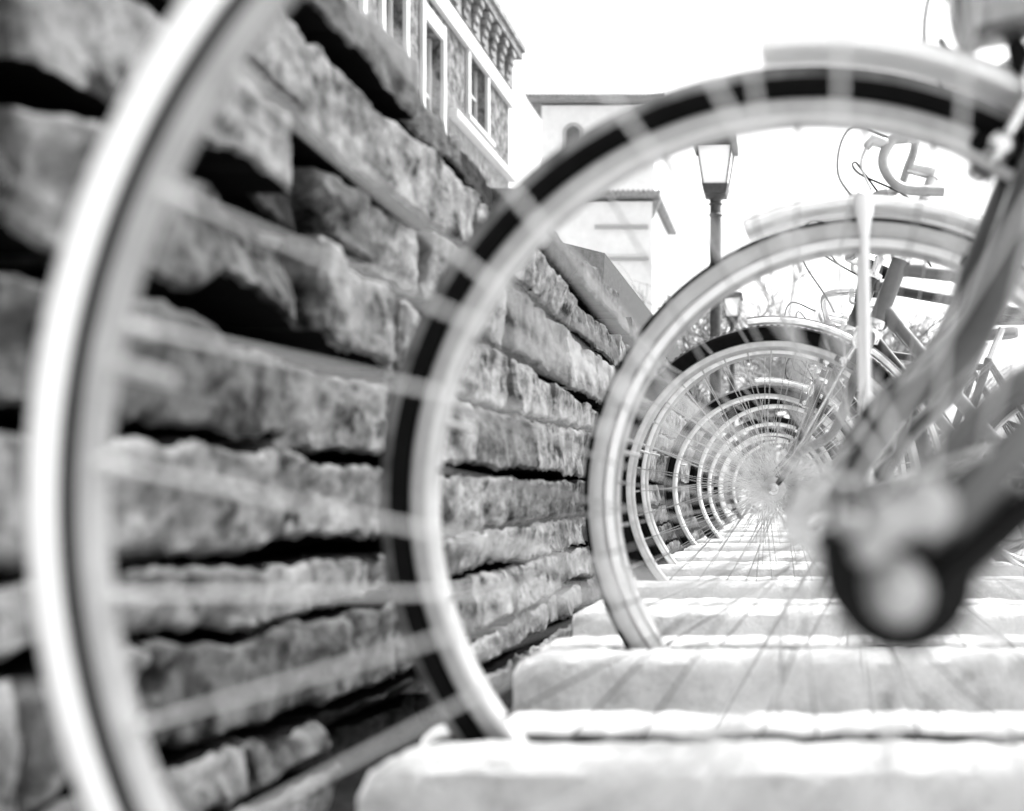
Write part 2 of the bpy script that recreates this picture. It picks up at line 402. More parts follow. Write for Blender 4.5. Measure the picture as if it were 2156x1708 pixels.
# ------------------------------------------------------------------ bicycles
def wheel(name, parent, c, rin, st, th0=8.5, seg=128, spoke_r=.0011, frontdetail=True):
    """rim ring as the part; tyre, spokes, hub under it. st: tyre height, materials"""
    rd = st.get('rimd', .017); th = st.get('tyre', .030); hw = st.get('hw', .011); tw = th * .5
    r0, r1 = rin, rin + rd
    m = MB()
    m.lathe([(r0, -hw * .55), (r0 + .002, -hw * .8), (r0 + rd * .35, -hw), (r1, -hw * 1.05), (r1 + .002, -hw * .8), (r1 - .003, -hw * .6), (r1 - .003, hw * .6),
             (r1 + .002, hw * .8), (r1, hw * 1.05), (r0 + rd * .35, hw), (r0 + .002, hw * .8), (r0, hw * .55), (r0 - .0015, 0)], seg,
            mis=[0, 0, 1, 1, 1, 1, 1, 1, 1, 0, 0, 0, 0])
    rim = m.build(name, [M[st.get('rim2', st['rim'])], M[st['rim']]], parent); rim.location = c
    # tyre
    m = MB(); prof = []; mis = []
    cr = r1 + th * .5; nn = 20
    for j in range(nn):
        a = math.pi + 2 * math.pi * (j + .5) / nn
        pr_ = cr + math.cos(a) * th * .52; py = math.sin(a) * tw * (1.0 if math.cos(a) > -.6 else .9)
        prof.append((pr_, py))
    for j in range(nn):
        mid = (prof[j][0] + prof[(j + 1) % nn][0]) / 2
        f = (mid - r1) / th
        if f < st.get('bead', .0): mis.append(2)
        elif f > st.get('treadf', .78) or (st.get('ribs') and j in st['ribs']): mis.append(0)
        else: mis.append(1)
    m.lathe(prof, seg, mis=mis)
    if st.get('knobs'):
        for i in range(st['knobs']):
            a = 2 * math.pi * i / st['knobs']
            for sy in (-1, 1):
                rr = r1 + th * .97; ca, sa = math.cos(a + sy * .006), math.sin(a + sy * .006)
                mt = Matrix(((ca, 0, -sa, 0), (0, 1, 0, 0), (sa, 0, ca, 0), (0, 0, 0, 1)))
                m.box((rr - .004, sy * tw * .35 - tw * .2, -.0035), (rr + .002, sy * tw * .35 + tw * .2, .0035), 0, mt)
    m.build('tyre', [M[st['tread']], M[st['side']], M['rubber']], rim)
    # spokes
    m = MB(); hr = .021; hy = .032
    for i in range(36):
        a = R(th0 + 10 * i); sg = 1 if (i + st.get('sh', 0)) % 4 in (0, 1) else -1; sd_ = 1 if i % 2 == 0 else -1
        b = a + sg * R(68)
        p0 = ((r0 + .003) * math.cos(a), sd_ * hw * .25, (r0 + .003) * math.sin(a))
        p1 = (hr * math.cos(b), sd_ * hy, hr * math.sin(b))
        m.tube([p0, p1], spoke_r, 6)
        pm = Vector(p0).lerp(Vector(p1), .045)
        m.tube([p0, pm], spoke_r * 1.9, 6)
    m.build('spokes', M[st.get('spoke', 'spoke')], rim)
    m = MB(); va = R(th0 + 163); m.tube([((r0 + .002) * math.cos(va), 0, (r0 + .002) * math.sin(va)), ((r0 - .022) * math.cos(va), 0, (r0 - .022) * math.sin(va))], [.003, .0022], 8); m.build('valve', M['alloy'], rim)
    # hub
    m = MB()
    m.lathe([(.0001, -.046), (.008, -.046), (.010, -.038), (.016, -.036), (.024, -.034), (.0245, -.031), (.013, -.028), (.010, -.018), (.010, .018), (.013, .028),
             (.0245, .031), (.024, .034), (.016, .036), (.010, .038), (.008, .046), (.0001, .046)], 32, closedprof=False)
    m.build('hub', M[st.get('hub', 'alloy')], rim)
    return rim

def bicycle(label, X, Y, zh, rin, st, yaw=0, lean=0, crown=(.175, .335), th0=8.5, paint='grey', forkm=None, fender=None, bars='flat',
            seg=128, extras=None, fw=.045, group='bicycles parked in the rack', rot0=0, fr_k=1.0):
    H = zh
    n = Vector((-math.sin(yaw), math.cos(yaw), 0))
    # orientation: local Z leaned along the axle direction
    up = Vector((0, 0, 1)) * math.cos(lean) + n * math.sin(lean)
    u = Vector((math.cos(yaw), math.sin(yaw), 0)); ax = up.cross(u)
    rot = Matrix((u, ax, up)).transposed().to_4x4()
    hubw = Vector((X, Y, H)); base = hubw - up * H
    root = empty('bicycle', base); root.rotation_euler = rot.to_euler()
    tag(root, label, 'bicycle', group)
    hub = Vector((0, 0, H))
    pm = M[paint]; fm = M[forkm or paint]
    wheel('front_wheel', root, hub, rin, st, th0, seg, st.get('spoke_r', .0011))
    rt = rin + st.get('rimd', .017) + st.get('tyre', .030)
    cx, cz = crown; ha = R(69); hd = Vector((math.cos(ha), 0, math.sin(ha)))
    # ---- fork
    m = MB()
    cr = hub + Vector((cx, 0, cz))
    for s in (-1, 1):
        yb = s * fw * 1.15; ym = s * fw
        c1 = cr - hd * .12 + Vector((0, ym * .95, 0)); c2 = cr - hd * .22 + Vector((-.004, ym, 0))
        c3 = hub + Vector((cx * .28, yb, cz * .24)); c4 = hub + Vector((.008, yb, .010))
        pts = smooth_pts([cr + Vector((0, s * .028, .005)), c1, c2, c3, c4], 7)
        k = len(pts); m.tube(pts, [fr_k * lerp(.0145, .0075, (i / (k - 1)) ** 1.3) for i in range(k)], 14, flat=.8)
        if (extras or {}).get('dome'): m.tube([hub + Vector((.085, yb, .072)), hub + Vector((.045, yb, .028)), hub + Vector((.006, yb, -.004))], [.007, .011, .016], 12, mi=1, flat=.5)
        m.tube([hub + Vector((.016, yb, .016)), hub + Vector((.0, yb, .0)), hub + Vector((-.006, yb, -.010))], [.008, .014, .011], 12, mi=1, flat=.22)
    m.tube([cr - hd * .012, cr + hd * .02], .019, 18, mi=2)
    m.tube([cr + Vector((0, -.040, -.004)), cr + Vector((0, -.02, .006)), cr + Vector((0, .02, .006)), cr + Vector((0, .040, -.004))], [.014, .019, .019, .014], 14, mi=2)
    fo = m.build('fork', [fm, M['grease'], M['chrome'] if (extras or {}).get('chromecrown') else fm], root)
    for s in (-1, 1):
        m = MB(); m.lathe([(.0001, s * .088), (.005, s * .0875), (.0065, s * .084), (.0065, s * .076), (.0115, s * .074), (.0118, s * .064), (.0001, s * .063)] if not (extras or {}).get('dome') else
                          [(.0001, s * .092), (.005, s * .091), (.0078, s * .087), (.0090, s * .080), (.0092, s * .072), (.0090, s * .064), (.0001, s * .063)], 20, closedprof=False)
        b = m.build('axle_nut', M['rimgrey' if (extras or {}).get('dome') else 'chrome'], fo); b.location = hub + Vector((-.003 if (extras or {}).get('dome') else 0, s * (fw * 1.15 - .058), 0))
        wr = .0225 if (extras or {}).get('dome') else .012
        m = MB(); m.lathe([(.0001, 0), (wr * .9, 0), (wr, s * .002), (wr, s * .004), (wr * .5, s * .006), (.0001, s * .006)], 24, closedprof=False)
        b = m.build('washer', M['grease'], fo); b.location = hub + Vector((0, s * (fw * 1.15 + .001), 0))
    if (extras or {}).get('dome'):
        for (px_, py_, rr_) in ((1872, 1098, .0075), (1948, 1070, .0085), (1835, 1150, .006), (1790, 1098, .004)):
            g = MB(); g.lathe([(.0001, -.006), (rr_ * .6, -.0055), (rr_ * .95, -.003), (rr_, 0), (rr_ * .8, .004), (.0001, .005)], 16, closedprof=False)
            b = g.build('eyelet_bolt', M['rimgrey'], fo); pw = P(px_, py_, .272); pl = rot.to_3x3().transposed() @ (pw - base); b.location = pl
    # ---- frame
    L = (extras or {}).get('headlen', .15)
    ht0 = cr + hd * .028; ht1 = ht0 + hd * L
    m = MB()
    m.tube([ht0, ht1], .0185, 18)
    for p in (ht0, ht1): m.tube([p - hd * .010, p - hd * .002, p + hd * .006], [.0225, .024, .0225], 18, mi=1)
    bb = Vector((.60, 0, H - .06)); st_top = bb + Vector((.165, 0, .50)); rh = Vector((1.03, 0, H))
    tt0 = ht1 - hd * .028; dt0 = ht0 + hd * .035
    m.tube([tt0, st_top - Vector((.012, 0, .03))], .0130, 14)
    m.tube([dt0, bb], .0150, 14)
    m.tube([bb, st_top], .0145, 14)
    for s in (-1, 1):
        m.tube([st_top + Vector((0, s * .014, -.01)), rh + Vector((-.01, s * .06, .012))], [.008, .007], 10)
        m.tube(smooth_pts([bb + Vector((.02, s * .022, 0)), bb + Vector((.14, s * .04, .01)), rh + Vector((-.008, s * .06, 0))], 6), .009, 10)
        m.tube([rh + Vector((.0, s * .06, .014)), rh + Vector((0, s * .06, -.014))], .013, 10, flat=.25)
    m.tube([bb + Vector((0, -.036, 0)), bb + Vector((0, .036, 0))], .021, 18)
    # lug collars
    for (p, q, r_) in ((tt0, (st_top - tt0).normalized(), .0145), (dt0, (bb - dt0).normalized(), .0168)):
        m.tube([p, p + q * .055], r_, 14)
    fr = m.build('frame', [pm, M['chrome']], root)
    # ---- bars and stem
    top = ht1 + hd * (extras or {}).get('stem', .06)
    m = MB()
    m.tube([ht1, top], .0112, 14)
    bc = top + Vector((-.055, 0, .012))
    m.tube([top - hd * .012, top, bc], [.014, .0145, .0125], 14)
    hb = None
    if bars == 'drop':
        for s in (-1, 1):
            m.tube(smooth_pts([bc, bc + Vector((0, s * .10, 0)), bc + Vector((-.01, s * .16, .0)), bc + Vector((-.055, s * .175, -.010)), bc + Vector((-.070, s * .178, -.055)),
                               bc + Vector((-.035, s * .18, -.100)), bc + Vector((.045, s * .182, -.108))], 7), .0088, 12)
        hb = m.build('handlebar', M['alloy'], root)
        for s in (-1, 1):
            g = MB(); g.tube(smooth_pts([bc + Vector((-.025, s * .168, -.001)), bc + Vector((-.055, s * .175, -.010)), bc + Vector((-.070, s * .178, -.055)), bc + Vector((-.035, s * .18, -.100)), bc + Vector((.046, s * .182, -.108))], 7), .0100, 12)
            g.build('grip', M['rimgrey'], hb)
            g = MB(); g.tube([bc + Vector((-.060, s * .176, -.016)), bc + Vector((-.090, s * .176, -.008)), bc + Vector((-.102, s * .176, -.022))], [.010, .011, .007], 10)
            g.tube(smooth_pts([bc + Vector((-.098, s * .176, -.014)), bc + Vector((-.112, s * .176, -.055)), bc + Vector((-.092, s * .176, -.105))], 5), [.005, .003], 8, flat=.6)
            g.build('brake_lever', M['alloy'], hb)
    else:
        rise = .05 if bars == 'upright' else .01; back = .17 if bars == 'upright' else .08
        for s in (-1, 1):
            m.tube(smooth_pts([bc, bc + Vector((-.01, s * .06, .0)), bc + Vector((-.02, s * .14, rise)), bc + Vector((.04, s * .22, rise)), bc + Vector((back, s * .255, rise - .01))], 7), .0112, 12)
        hb = m.build('handlebar', M['chrome'], root)
        for s in (-1, 1):
            g = MB(); e = bc + Vector((back, s * .255, rise - .01)); q = Vector((back - .04, s * .035, -.01)).normalized()
            g.tube([e - q * .09, e - q * .085, e - q * .01, e + q * .012, e + q * .014], [.012, .0165, .0165, .018, .012], 14)
            g.build('grip', M['rubber'], hb)
            g = MB(); g.tube(smooth_pts([e - q * .11 + Vector((0, 0, -.004)), e - q * .10 + Vector((-.01, -s * .004, -.032)), e - q * .03 + Vector((-.004, -s * .01, -.045)), e + Vector((0, 0, -.042))], 5), [.0055, .004], 8)
            g.tube([e - q * .115, e - q * .10], .016, 12)
            g.build('brake_lever', M['alloy'], hb)
    # cable looping forward from the bars down to the brake
    g = MB()
    g.tube(smooth_pts([bc + Vector((-.05, -.16, 0)), bc + Vector((-.13, -.12, .035)), bc + Vector((-.15, -.05, -.03)), bc + Vector((-.09, -.01, -.12)), cr + Vector((-.035, -.006, .07))], 8), .0023, 6)
    g.tube(smooth_pts([bc + Vector((-.05, .16, 0)), bc + Vector((-.10, .12, .05)), bc + Vector((-.10, .04, .0)), bc + Vector((.03, .02, -.08)), tt0 + Vector((.10, .014, -.014)), st_top + Vector((-.05, .012, -.045))], 8), .0023, 6)
    g.build('brake_cable', M['white'] if (extras or {}).get('whitecable') else M['grease'], hb)
    # ---- brake caliper gripping the rim below the crown
    m = MB(); ca = math.atan2(cz, cx) + R(3.0)
    rr = rin + .009; pc = hub + Vector((math.cos(ca), 0, math.sin(ca))) * rr
    piv = cr + Vector((-.020, 0, .0))
    for s in (-1, 1):
        m.tube(smooth_pts([piv + Vector((-.006, -s * .006, .012)), piv + Vector((-.010, s * .030, .010)), piv + Vector((-.014, s * .036, -.02)), pc + Vector((0, s * .026, .004))], 6), [.0065, .0055], 10)
        lp = piv + Vector((-.012, s * .038, -.012)); a_ = R(72)
        ring = [lp + Vector((math.cos(a_), 0, math.sin(a_))) * (.018 * math.cos(q)) + Vector((-math.sin(a_), 0, math.cos(a_))) * (.0075 * math.sin(q)) for q in [2 * math.pi * i / 18 for i in range(18)]]
        m.tube(ring, .0042, 8, closed=True)
        m.tube([pc + Vector((-.004, s * .022, 0)), pc + Vector((-.004, s * .038, 0)), pc + Vector((-.004, s * .042, 0))], [.0105, .0105, .006], 12)
    cal = m.build('brake_caliper', M['chrome'], root)
    for s in (-1, 1):
        g = MB(); g.box((-.024, -.005, -.006), (.024, .005, .006))
        b = g.build('brake_pad', M['rubber'], cal, bevel=.0015); b.location = pc + Vector((0, s * .0165, 0)); b.rotation_euler = (0, math.pi / 2 - ca, 0)
    # ---- mudguard
    if fender:
        a0, a1, fmn = fender; fr_ = rt + (extras or {}).get('fgap', .010); W_ = .026
        m = MB(); pr = []; q = 9
        for j in range(q):
            t = -1 + 2 * j / (q - 1); pr.append((fr_ + .012 * math.sqrt(max(0, 1 - (abs(t) * .96) ** 2.4)) - .005 * 0, W_ * t))
        inner = [(r_ - .0016, y_ * .95) for r_, y_ in pr[::-1]]
        full = [(pr[0][0] - .004, pr[0][1])] + pr + [(pr[-1][0] - .004, pr[-1][1])] + inner
        m.lathe(full, 72, a0=a1, a1=a0, c=hub)
        for tside in (-1, 1):   # rolled edges
            m.lathe([(fr_ - .003 + .0022 * math.cos(x_), tside * W_ + .0022 * math.sin(x_)) for x_ in [math.pi * 2 * i / 6 for i in range(6)]], 72, a0=a1, a1=a0, c=hub)
        fe = m.build('mudguard', [M[fmn]], root)
        m = MB()
        m.lathe([(fr_ + .0118, -.006), (fr_ + .0134, -.003), (fr_ + .0134, .003), (fr_ + .0118, .006)], 72, a0=a1, a1=a0, c=hub)
        for s in (-1, 1): m.lathe([(fr_ + .0075, s * .0222), (fr_ + .0095, s * .0208), (fr_ + .0080, s * .0200), (fr_ + .0060, s * .0215)], 72, a0=a1, a1=a0, c=hub)
        m.build('stripe', M[(extras or {}).get('stripe', 'grey')], fe)
        for aa in (extras or {}).get('stays', [a0 - 12]):
            m = MB(); v = Vector((math.cos(R(aa)), 0, math.sin(R(aa))))
            for s in (-1, 1):
                y_ = s * .0285
                m.tube([hub + v * .012 + Vector((0, s * fw * 1.25, 0)), hub + v * (fr_ * .5) + Vector((0, s * .042, 0)), hub + v * (fr_ - .045) + Vector((0, s * .031, 0)), hub + v * (fr_ - .008) + Vector((0, y_, 0)), hub + v * (fr_ + .004) + Vector((0, y_, 0))],
                       [.0045, .0050, .0060, .0125, .0115] if (extras or {}).get('fatstay') else [.0022, .0022, .0025, .005, .004], 12, flat=1.0 if not (extras or {}).get('fatstay') else .95)
            m.build('mudguard_stay', M['white'] if (extras or {}).get('fatstay') else M['chrome'], fe)
    # ---- saddle, rear wheel, cranks
    m = MB(); sp = st_top + Vector((.045, 0, .135))
    m.tube([st_top - Vector((0, 0, .01)), sp - Vector((0, 0, .03))], .0125, 12)
    pst = m.build('seat_post', M['chrome'], root)
    m = MB(); vs = []; nn = 14; mm = 12
    for i in range(nn + 1):
        t = i / nn; x = lerp(-.15, .12, t); wd = .018 + .062 * max(0, (t - .35) / .65) ** 1.2 if t > .35 else .012 + .018 * t; wd *= math.sqrt(max(.03, 1 - max(0, (t - .86) / .15) ** 2)); 
        for j in range(mm):
            a = 2 * math.pi * j / mm; vs.append((x, math.cos(a) * wd, math.sin(a) * .02 + (.012 * t ** 2) - .008 * (abs(math.cos(a)) > .8)))
    m.add(vs, [(i * mm + j, i * mm + (j + 1) % mm, (i + 1) * mm + (j + 1) % mm, (i + 1) * mm + j) for i in range(nn) for j in range(mm)] + [tuple(range(mm)), tuple(range(nn * mm, nn * mm + mm))])
    b = m.build('saddle', M['leather'], pst); b.location = sp
    rst = dict(st); rst['hub'] = 'alloy'
    wheel('rear_wheel', root, rh, rin, rst, 3.0, 72, .0011)
    m = MB()
    m.lathe([(.086, -.044), (.092, -.044), (.092, -.041), (.086, -.041)], 44, c=bb)
    for q in range(5):
        a = q * 2 * math.pi / 5; m.tube([bb + Vector((0, -.0425, 0)), bb + Vector((math.cos(a) * .088, -.0425, math.sin(a) * .088))], .006, 6, flat=.4)
    for s, a in ((-1, R(-35)), (1, R(145))):
        e = bb + Vector((math.cos(a) * .17, s * .062, math.sin(a) * .17))
        m.tube([bb + Vector((0, s * .050, 0)), e], [.013, .010], 10, flat=.6)
    m.tube([bb + Vector((0, -.06, 0)), bb + Vector((0, .06, 0))], .010, 10)
    ck = m.build('crankset', M['alloy'], root)
    for s, a in ((-1, R(-35)), (1, R(145))):
        e = bb + Vector((math.cos(a) * .17, s * .062, math.sin(a) * .17))
        g = MB(); g.box((-.045, s * .02 - .003, -.009), (-.030, s * .105, .009)); g.box((.030, s * .02, -.009), (.045, s * .105, .009)); g.box((-.006, s * .0, -.006), (.006, s * .11, .006))
        g.box((-.045, s * .1, -.007), (.045, s * .107, .007))
        b = g.build('pedal', M['rubber'], ck, bevel=.002); b.location = e
    m = MB()
    for sy, zz in ((1, .03), (1, -.03)):
        m.tube([bb + Vector((0, -.0425, sy * zz * 3)), rh + Vector((0, -.0425, sy * zz))], .0035, 6)
    m.build('chain', M['grease'], root)
    return root, hub, cr

BLK = dict(rim='rimgrey', tread='rubber', side='rubber', tyre=.032)
def HY(px, py, Y): p = P(px, py, Y); return p.x, p.z
# nearest wheel: bright, far out of focus
x, z = HY(1864.6, 1165, .343)
bicycle('nearest bicycle, hugely blurred, with white walled tyre and bright axle nut', x, .343, z, .285,
        dict(rim='rimgrey', rim2='rimgrey', tread='rubber', side='whitewall', tyre=.0205, rimd=.0037, bead=.30, treadf=.84, hub='grease', spoke='spokewhite', sh=3, spoke_r=.0011, hw=.0065),
        yaw=-.01, lean=-.086, crown=(.25, .285), th0=3.2, paint='black', forkm='midgrey', bars='upright', seg=200, extras=dict(dome=True), fw=.044)
x, z = HY(1719, 1084, .742)
b2, h2, c2 = bicycle('second bicycle, black tyred wheel with pale mudguard, dark fork and headlamp', x, .742, z, .2935,
        dict(rim='rimgrey', rim2='alloy', tread='dusty', side='rubber', tyre=.0265, rimd=.0165, treadf=.60),
        crown=(.187, .334), fr_k=1.45, yaw=.022, lean=-.10, th0=3, paint='grey', fender=(97, -25, 'white'), bars='upright', seg=180, extras=dict(stays=[20], stripe='pale', fgap=.011))
x, z = HY(1822, 1052, 1.17)
bicycle('third bicycle, pale walled tyre under white mudguard with a stout upright stay', x, 1.17, z, .3035,
        dict(rim='rimwhite', rim2='rimgrey', tread='rubber', side='gumwall', tyre=.028, rimd=.015, treadf=.80),
        crown=(.185, .335), th0=6, paint='grey', forkm='grey', fender=(114, -20, 'white'), bars='flat', seg=160, extras=dict(stays=[90.7], fatstay=True, stripe='grey', fgap=.014))
x, z = HY(1629, 1030, 2.0)
bicycle('dark bicycle with chrome fork crown and drop handlebar, seen through the third wheel', x, 2.0, z, .2935,
        dict(rim='alloy', rim2='rimgrey', tread='tread', side='rubber', tyre=.034, rimd=.016, treadf=.84, knobs=150),
        crown=(.205, .322), th0=1, paint='midgrey', fender=(99, -20, 'fenderchrome'), bars='drop', seg=140, extras=dict(stays=[60], chromecrown=True, stem=.19, stripe='black', fgap=.008))
x, z = HY(1628, 1015, 2.42)
bicycle('fifth bicycle, without mudguard, thin bright rim close behind the chrome crowned one', x, 2.42, z, .320,
        dict(rim='rimwhite', rim2='rimgrey', tread='rubber', side='rubber', tyre=.026, rimd=.016),
        crown=(.19, .36), th0=4, paint='black', bars='flat', seg=130)
x, z = HY(1612, 1026, 3.26)
bicycle('sixth bicycle, small in the distance, black tyre under white mudguard edged in black', x, 3.26, z, .3055,
        dict(rim='alloy', rim2='rimwhite', tread='tread', side='rubber', tyre=.030, rimd=.014, treadf=.8),
        crown=(.185, .34), th0=2, paint='black', fender=(96, -20, 'white'), bars='upright', seg=110, extras=dict(stays=[50], stripe='black', fgap=.014))
x, z = HY(1634, 1019, 3.68)
bicycle('seventh bicycle, black framed, tyre nested inside the sixth wheel ring', x, 3.68, z, .2945,
        dict(rim='rimwhite', tread='rubber', side='rubber', tyre=.032, rimd=.012),
        crown=(.18, .33), th0=7, paint='black', bars='flat', seg=100)
x, z = HY(1627, 1027, 5.36)
far, _, _ = bicycle('far bicycle whose thin white rim forms the small bright ring by the hub', x, 5.36, z, .294,
        dict(rim='rimwhite', tread='rubber', side='rubber', tyre=.028, rimd=.014, spoke_r=.0014),
        crown=(.18, .33), th0=5, paint='black', bars='flat', seg=80)
for k, (yy, dx, lb) in enumerate([(4.52, .012, 'dark bicycle in the rack between the seventh wheel and the white rimmed ring'),
                                  (5.78, -.02, 'dark bicycle directly behind the one with the small white ring'),
                                  (6.20, .03, 'last dark bicycle at the far end of the rack')]):
    c = copy_tree(far); c.location = far.location + Vector((dx, yy - 5.36, 0)); c['label'] = lb
    c.rotation_euler = (0, 0, R([1.5, -2, 2][k]))

# headlamp and its cables on the second bicycle
hl = MB()
prof = [(.0001, -.050), (.016, -.048), (.026, -.043), (.0315, -.034), (.0345, -.02), (.037, .0), (.0372, .024), (.039, .026), (.039, .034), (.036, .036), (.034, .030), (.0001, .026)]
hl.lathe([(r_, -y_) for r_, y_ in prof], 40, closedprof=False, axis='X')
lampo = hl.build('headlamp', M['lampgrey'], b2)
pp = P(2092, 12, .72); lampo.location = (pp.x - b2.location.x, -.02, pp.z - b2.location.z)
lampo.rotation_euler = (0, R(-10), 0)
g = MB(); g.tube([(0, 0, -.037), (.004, 0, -.055), (.012, .01, -.075)], [.006, .009, .010], 10)
g.build('lamp_bracket', M['grease'], lampo)
g = MB()
def L2(x, y, Y): p = P(x, y, Y); return (p.x - b2.location.x, p.y - b2.location.y, p.z - b2.location.z)
g.tube(smooth_pts([L2(2035, 62, .80), L2(1990, 52, .80), L2(1945, 28, .80), L2(1890, -2, .80), L2(1850, -50, .82), L2(1900, -160, .86), L2(2050, -260, .88)], 6), .0018, 6)
g.tube(smooth_pts([L2(2070, 128, .82), L2(1985, 98, .82), L2(1930, 72, .82), L2(1825, -2, .82), L2(1780, -90, .84), L2(1850, -230, .88), L2(2050, -300, .90)], 6), .0018, 6)
g.build('lamp_cable', M['grease'], b2)

# ------------------------------------------------------------------ street lamps
def lamp(x, ytop, Y, s, label):
    base = P(x, VY, Y); root = empty('street_lamp', (base.x, Y, 0)); tag(root, label, 'street lamp', 'square lantern street lamps')
    H = P(x, ytop, Y).z                    # top of the lantern
    m = MB(); hb = H - .60 * s
    m.lathe([(.13, 0), (.13, .25), (.10, .30), (.085, .5), (.062, .7), (.058, hb - .22), (.075, hb - .20), (.060, hb - .185), (.057, hb - .10), (.075, hb - .085), (.058, hb - .07), (.062, hb - .04), (.11, hb - .005), (.0001, hb)], 20, closedprof=False, axis='Z')
    for q in range(9):
        m.tube([(0, .0, 0), (0, 0, .001)], .001, 4)
    m.build('post', M['iron'], root)
    m = MB(); t0, t1, g0, g1 = hb + .10 * s, H - .11 * s, .125 * s, .185 * s
    def fru(m, z0, z1, a, b): m.add([(-a, -a, z0), (a, -a, z0), (a, a, z0), (-a, a, z0), (-b, -b, z1), (b, -b, z1), (b, b, z1), (-b, b, z1)], [(3, 2, 1, 0), (4, 5, 6, 7), (0, 1, 5, 4), (1, 2, 6, 5), (2, 3, 7, 6), (3, 0, 4, 7)])
    fru(m, hb - .002, t0, .115 * s, .140 * s)
    for sx in (-1, 1):
        for sy in (-1, 1): m.tube([(sx * g0, sy * g0, t0), (sx * g1, sy * g1, t1)], .009 * s, 6)
    lf = m.build('lantern_frame', M['iron'], root, smooth=False)
    m = MB(); fru(m, t0, t1, g0 - .008, g1 - .008); m.build('lantern_glass', M['lampglass'], lf, smooth=False)
    m = MB(); fru(m, t1, t1 + .02, .19 * s, .215 * s); fru(m, t1 + .021, H, .232 * s, .228 * s); fru(m, H + .001, H + .07 * s, .21 * s, .05 * s)
    m.build('lantern_roof', M['iron'], root, smooth=False)
lamp(1506, 296, 10.0, .98, 'tall dark post with square lantern standing clear against the sky, nearer of two lamps')
lamp(1541, 620, 20.0, .95, 'smaller distant lamp post with square lantern, just right of the tall lamp post')

# ------------------------------------------------------------------ left building with bracketed cornice
A = 6.0
def bz(dyx): return CZ + dyx
bld = empty('building', (-A - 3, 16, 0)); tag(bld, 'tall old building with heavy bracketed cornice rising above the stone wall', 'building')
def BW(v): return v - Vector((-A - 3, 16, 0))
yc = 20.34; zt = 9.84
wins = [(12.55, 13.25, 6.0, 8.2), (14.0, 14.75, 6.0, 8.2), (15.55, 16.35, 6.0, 8.05), (17.75, 18.75, 7.35, 8.55)]
m = MB()
ys_ = [4.0] + [v for w_ in wins for v in (w_[0], w_[1])] + [yc]
for i in range(0, len(ys_), 2): m.box(BW(Vector((-A - .35, ys_[i], 0))), BW(Vector((-A, ys_[i + 1], zt))))
for (a, b, z0, z1) in wins:
    m.box(BW(Vector((-A - .35, a, 0))), BW(Vector((-A - .002, b, z0)))); m.box(BW(Vector((-A - .35, a, z1))), BW(Vector((-A - .002, b, zt))))
m.box(BW(Vector((-A - 6, 4.0, 0))), BW(Vector((-A - .36, yc - .003, zt - .01))))
m.build('wall', M['rough'], bld, smooth=False)
m = MB()
m.box(BW(Vector((-A + .003, 4, zt - 1.35))), BW(Vector((-A + .10, yc + .05, zt - 1.02))))       # architrave
m.box(BW(Vector((-A + .003, 16.75, 6.9))), BW(Vector((-A + .16, yc + .04, 7.05))))
m.build('string_course', M['trim'], bld, smooth=False, bevel=.01)
m = MB()
m.box(BW(Vector((-A + .003, 4, zt - .95))), BW(Vector((-A + .08, yc + .04, zt - .28))))
y = 4.2
brk = []
while y < yc - .2:
    for q in range(4):
        m2 = MB() if q == 0 else m2
        m2.box(BW(Vector((-A + .084, y, zt - .92 + q * .15))), BW(Vector((-A + .12 + q * .045, y + .24, zt - .92 + q * .15 + .148))))
    brk.append(m2); y += .52
m.box(BW(Vector((-A + .003, 4, zt - .28))), BW(Vector((-A + .27, yc + .10, zt - .12)))); m.box(BW(Vector((-A + .003, 4, zt - .118))), BW(Vector((-A + .33, yc + .14, zt))))
m.box(BW(Vector((-A - 6, 4, zt + .003))), BW(Vector((-A + .25, yc + .1, zt + .12))))
co = m.build('cornice', M['cornice'], bld, smooth=False)
for m2 in brk: m2.build('bracket', M['cornice'], co, smooth=False, bevel=.02)
for i, (a, b, z0, z1) in enumerate(wins):
    m = MB()
    m.box(BW(Vector((-A + .003, a - .13, z0 - .10))), BW(Vector((-A + .07, a - .002, z1 + .28)))); m.box(BW(Vector((-A + .003, b + .002, z0 - .10))), BW(Vector((-A + .07, b + .13, z1 + .28))))
    m.box(BW(Vector((-A + .003, a, z1))), BW(Vector((-A + .06, b, z1 + .27)))); m.box(BW(Vector((-A + .003, a - .25, z0 - .20))), BW(Vector((-A + .14, b + .25, z0 - .103))))
    m.box(BW(Vector((-A - .20, a + .003, z0))), BW(Vector((-A - .14, a + .07, z1)))); m.box(BW(Vector((-A - .20, b - .07, z0))), BW(Vector((-A - .14, b - .003, z1)))); m.box(BW(Vector((-A - .2, a + .073, (z0 + z1) / 2 - .03))), BW(Vector((-A - .14, b - .073, (z0 + z1) / 2 + .03))))
    fr = m.build('window', M['trim'], bld, smooth=False, bevel=.006)
    m = MB(); m.box(BW(Vector((-A - .24, a + .003, z0 + .003))), BW(Vector((-A - .21, b - .003, z1 - .003)))); m.build('pane', M['glass'], fr, smooth=False)

